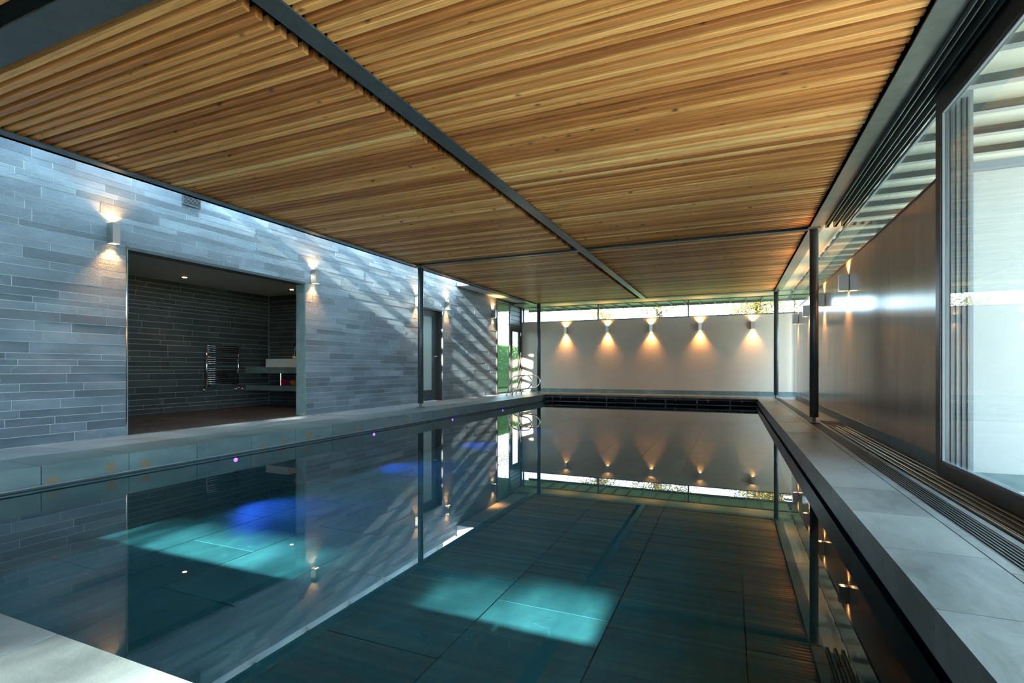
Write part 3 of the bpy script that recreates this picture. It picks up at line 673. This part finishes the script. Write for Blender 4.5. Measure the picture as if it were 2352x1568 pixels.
# sconces
def spot(parent, loc, d, e, col=(1, .46, .14), size=88, blend=1, soft=.012):
    l = bpy.data.lights.new('bulb', 'SPOT'); l.energy = e; l.color = col; l.spot_size = math.radians(size); l.spot_blend = blend; l.shadow_soft_size = soft
    o = link('bulb', l, parent, loc); o.rotation_euler = Vector(d).to_track_quat('-Z', 'Y').to_euler()
def sconce(x, y, z, ax, label, group, w=.072, dep=.10, h=.21, up=5, dn=7):
    """ax: unit direction out of the wall"""
    t = thing('wall_light', label, 'wall light', (x, y, z), group)
    def bb(a0, a1, w0, w1, z0, z1, **k):   # a along ax, w across
        if ax[0]: xa, xb = sorted((a0*ax[0], a1*ax[0])); return B(xa, xb, w0, w1, z0, z1, **k)
        ya, yb = sorted((a0*ax[1], a1*ax[1])); return B(w0, w1, ya, yb, z0, z1, **k)
    hw, hh = w/2, h/2
    obj('backplate', bb(0, .006, -hw, hw, -hh*.8, hh*.8), M['steel_mid'], t)
    bm = nb()
    def add(a0, a1, w0, w1, z0, z1):
        if ax[0]: xa, xb = sorted((a0*ax[0], a1*ax[0])); box(bm, xa, xb, w0, w1, z0, z1)
        else: ya, yb = sorted((a0*ax[1], a1*ax[1])); box(bm, w0, w1, ya, yb, z0, z1)
    add(dep-.003, dep, -hw, hw, -hh, hh); add(.006, .009, -hw, hw, -hh, hh); add(.009, dep-.003, -hw, -hw+.003, -hh, hh); add(.009, dep-.003, hw-.003, hw, -hh, hh)
    obj('housing', bm, M['sconce'], t)
    for s in (1, -1):
        c = Vector((ax[0]*dep*.52, ax[1]*dep*.52, s*(hh-.022)))
        obj('lens', cyl(nb(), c, c+Vector((0, 0, s*.006)), .024, 16), M['warm_lamp'], t)
        spot(t, c+Vector((0, 0, s*.024)), (-ax[0]*.10, -ax[1]*.10, s), up if s > 0 else dn, size=118 if s > 0 else 88)
gl = 'sconces on the slate wall'
for y, z, lb in ((3.26, 2.115, 'satin steel up-down sconce left of the washroom opening'), (6.06, 2.125, 'satin steel up-down sconce right of the washroom opening'), (8.89, 2.10, 'satin steel sconce half hidden behind the middle left column'), (10.09, 2.15, 'satin steel up-down sconce just right of the dark door'), (12.55, 2.18, 'satin steel sconce at the end of the slate wall beside the window')):
    sconce(-5.95, y, z, (1, 0), lb, gl, up=13, dn=17)
names5 = ['leftmost', 'second from left', 'middle', 'fourth from left', 'rightmost']
for k, x in enumerate((-4.51, -3.265, -2.045, -.77, .506)):
    sconce(x, 14.6, 1.825, (0, -1), 'small up-down sconce on the far plaster wall, %s of the five' % names5[k], 'sconces on the far wall', w=.085, h=.20, up=13, dn=38)
n4 = ['nearest of the four', 'second nearest of the four', 'third nearest, partly behind the column', 'farthest of the four']
for k, y in enumerate((7.62, 9.43, 11.16, 12.92)):
    sconce(1.36, y, 1.80, (-1, 0), 'boxy steel sconce on the glossy right wall, %s' % n4[k], 'sconces on the glossy right wall', w=.085, dep=.11, h=.21, up=14, dn=24)

# handrails
for y, lb in ((12.15, 'curved steel pool handrail, nearer of the pair'), (12.77, 'curved steel pool handrail, farther of the pair')):
    t = thing('pool_handrail', lb, 'handrail', (0, y, 0), 'curved pool handrails')
    pts = [(-5.37, 0, 0), (-5.33, 0, .12), (-5.26, 0, .36), (-5.20, 0, .47), (-5.10, 0, .515), (-4.98, 0, .525), (-4.88, 0, .535), (-4.76, 0, .515), (-4.685, 0, .45), (-4.665, 0, .36), (-4.70, 0, .27), (-4.78, 0, .205), (-4.89, 0, .185), (-5.02, 0, .175), (-5.12, 0, .16), (-5.185, 0, .10), (-5.205, 0, 0)]
    bm = nb(); tube(bm, smooth_path(pts, 5), .0165, 14); obj('tube', bm, M['chrome'], t, True)
    for x in (-5.37, -5.205): obj('flange', cyl(nb(), (x, 0, 0), (x, 0, .008), .035, 24), M['alu'], t)

# ---------------------------------------------------------------- near end, out of view but lighting the room
bm = B(-.34, 1.60, -4.75, -4.6, -.03, 2.8); box(bm, -6.0, -.34, -4.75, -4.6, -.03, 1.45); struct('wall_near', bm, M['far_plaster'])  # unseen; lower part made solid to keep low light off the slats
window('window_near', [(-5.95, -.34, -4.72, -4.66, 2.52, 2.8)] + [(x-.02, x+.02, -4.72, -4.66, 1.45, 2.52) for x in (-5.93, -4.0, -2.2, -.36)], [(a+.02, b-.02, -4.70, -4.692, 1.45, 2.52) for a, b in ((-5.93, -4.0), (-4.0, -2.2), (-2.2, -.36))], 'steel_dk')

# ---------------------------------------------------------------- outside
gd = nb()
box(gd, -60, -8.6, -60, 80, -.6, -.10); box(gd, 9.0, 60, -60, 80, -.6, -.12); box(gd, -8.6, 9.0, 14.85, 80, -.6, -.10); box(gd, -8.6, 9, -60, -12, -.6, -.10)
gr = obj('lawn', gd, M['grass']); tag(gr, 'short green lawn around the pool house', 'grass'); gr['kind'] = 'stuff'
pt = struct('floor_patio', B(1.60, 9.0, -12, 14.85, -.6, -.15), M['grout_dk']); pm = unit('patio_slab', M['patio'])  # made wide and pale to bounce sunlight up under the roof
for a in range(6):
    for b in range(22): piece('patio_slab', pm, pt, 1.605+a*1.2, 1.60+(a+1)*1.2-.005, -12+b*1.2+.003, -12+(b+1)*1.2-.003, -.15, -.11)
struct('floor_terrace', B(-8.6, 1.6, -12, -4.75, -.6, -.05), M['paving'])
struct('wall_courtyard', B(1.51, 4.2, 4.52, 4.75, -.11, 2.075), M['render'])
struct('trim_3', B(1.45, 4.2, 4.50, 4.77, 2.075, 2.14), M['alu_matt']); struct('trim_4', B(1.502, 1.512, 4.48, 4.52, -.11, 2.075), M['alu_matt'])
struct('baseboard_courtyard', B(1.51, 4.2, 4.495, 4.52, -.11, .0), M['reveal'])

def leaves(bm, R, c, rad, n, size):
    for _ in range(n):
        while True:
            p = Vector((R.uniform(-1, 1), R.uniform(-1, 1), R.uniform(-1, 1)))
            if p.length < 1: break
        p = Vector(c) + Vector((p.x*rad[0], p.y*rad[1], p.z*rad[2]))
        q = Matrix.Rotation(R.uniform(0, 6.28), 3, Vector((R.gauss(0, 1), R.gauss(0, 1), R.gauss(0, 1))).normalized())
        s = size*R.uniform(.6, 1.3)
        vs = [bm.verts.new(p + q @ Vector(k)*s) for k in ((-1, 0, 0), (0, -.45, .1), (1, 0, 0), (0, .45, .1))]
        bm.faces.new(vs)
def tree(x, y, h, R, label, lm='leaf_autumn', n=55, group='trees beyond the far wall', low=1.9, spread=1.6, size=.05):
    t = thing('tree', label, 'tree', (x, y, -.09), group)
    bm = nb(); tube(bm, smooth_path([(0, 0, 0), (.08, .05, h*.3), (-.05, .1, h*.6), (.05, 0, h*.95)]), .11, 10); obj('trunk', bm, M['bark'], t, True)
    bb = nb(); lf = nb()
    for k in range(n):
        a = R.uniform(0, 6.28); z0 = R.uniform(low, h*.9); L = R.uniform(.5, 1)*spread*(1.15-z0/h*.6)
        p0 = Vector((0, 0, z0)); p1 = p0+Vector((math.cos(a)*L*.5, math.sin(a)*L*.5, L*.2)); p2 = p0+Vector((math.cos(a+.25)*L, math.sin(a+.25)*L, L*R.uniform(-.05, .5)))
        tube(bb, [p0, p1, p2], .014, 5)
        for q, s in ((p1, .35), (p1.lerp(p2, .6), .45), (p2, .5)): leaves(lf, R, q, (s, s, s*.7), 42, size)
    obj('branches', bb, M['bark'], t)
    o = obj('foliage', lf, M[lm], t); o['kind'] = 'stuff'
R = random.Random(3)
for i, (x, y, h, lb) in enumerate(((-10.2, 20.4, 5.4, 'yellowing tree beyond the far wall, leftmost behind the window'), (-5.4, 22.5, 6.4, 'tall loose autumn tree behind the left far column'), (-2.4, 19.2, 5.6, 'thin autumn tree over the middle of the far wall'), (.9, 20.6, 6.2, 'green and yellow tree over the right sconces of the far wall'), (3.9, 18.9, 5.6, 'autumn tree with bare twigs at the far right corner'))):
    tree(x, y, h, R, lb, n=(34, 40, 48, 100, 100)[i], low=(2.0, 2.9, 2.6, 1.8, 1.7)[i])
# hedge by the left glazing
t = thing('hedge', 'clipped green hedge outside the left window by the handrails', 'hedge', (0, 0, 0))
bm = nb()
for k in range(34): leaves(bm, R, (-8.4-R.random()*.5, 12.5+k*.28, .98), (.5, .4, .98), 300, .04)
o = obj('foliage', bm, M['leaf_green'], t); o['kind'] = 'stuff'
bm = nb()
for k in range(10): cyl(bm, (-8.7, 12.7+k*.9, -.1), (-8.7, 12.7+k*.9, 1.5), .03, 6)
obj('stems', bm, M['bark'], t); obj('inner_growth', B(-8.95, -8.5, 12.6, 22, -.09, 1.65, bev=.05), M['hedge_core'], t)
# trees past the near terrace break up the low sun
for x, y, h, lb in ((-5.3, -14.0, 10.2, 'large tree past the near terrace, out of frame'), (-1.3, -15.2, 9.0, 'second tree past the near terrace, out of frame'), (-9.6, -14.6, 9.4, 'third tree past the near terrace, out of frame')):
    tree(x, y, h, R, lb, n=50, group='trees past the near terrace', low=6.5, spread=2.0, size=.12)

for x, y, h, n_, lb in ((-4.4, -9.6, 5.2, 13, 'small tree beside the near terrace, out of frame'), (-1.4, -10.6, 5.0, 10, 'sapling beside the near terrace, out of frame'), (-7.5, -10.4, 5.4, 10, 'bushy tree beside the near terrace, out of frame')):
    tree(x, y, h, R, lb, n=n_, group='trees past the near terrace', low=3.1, spread=1.5, size=.08)
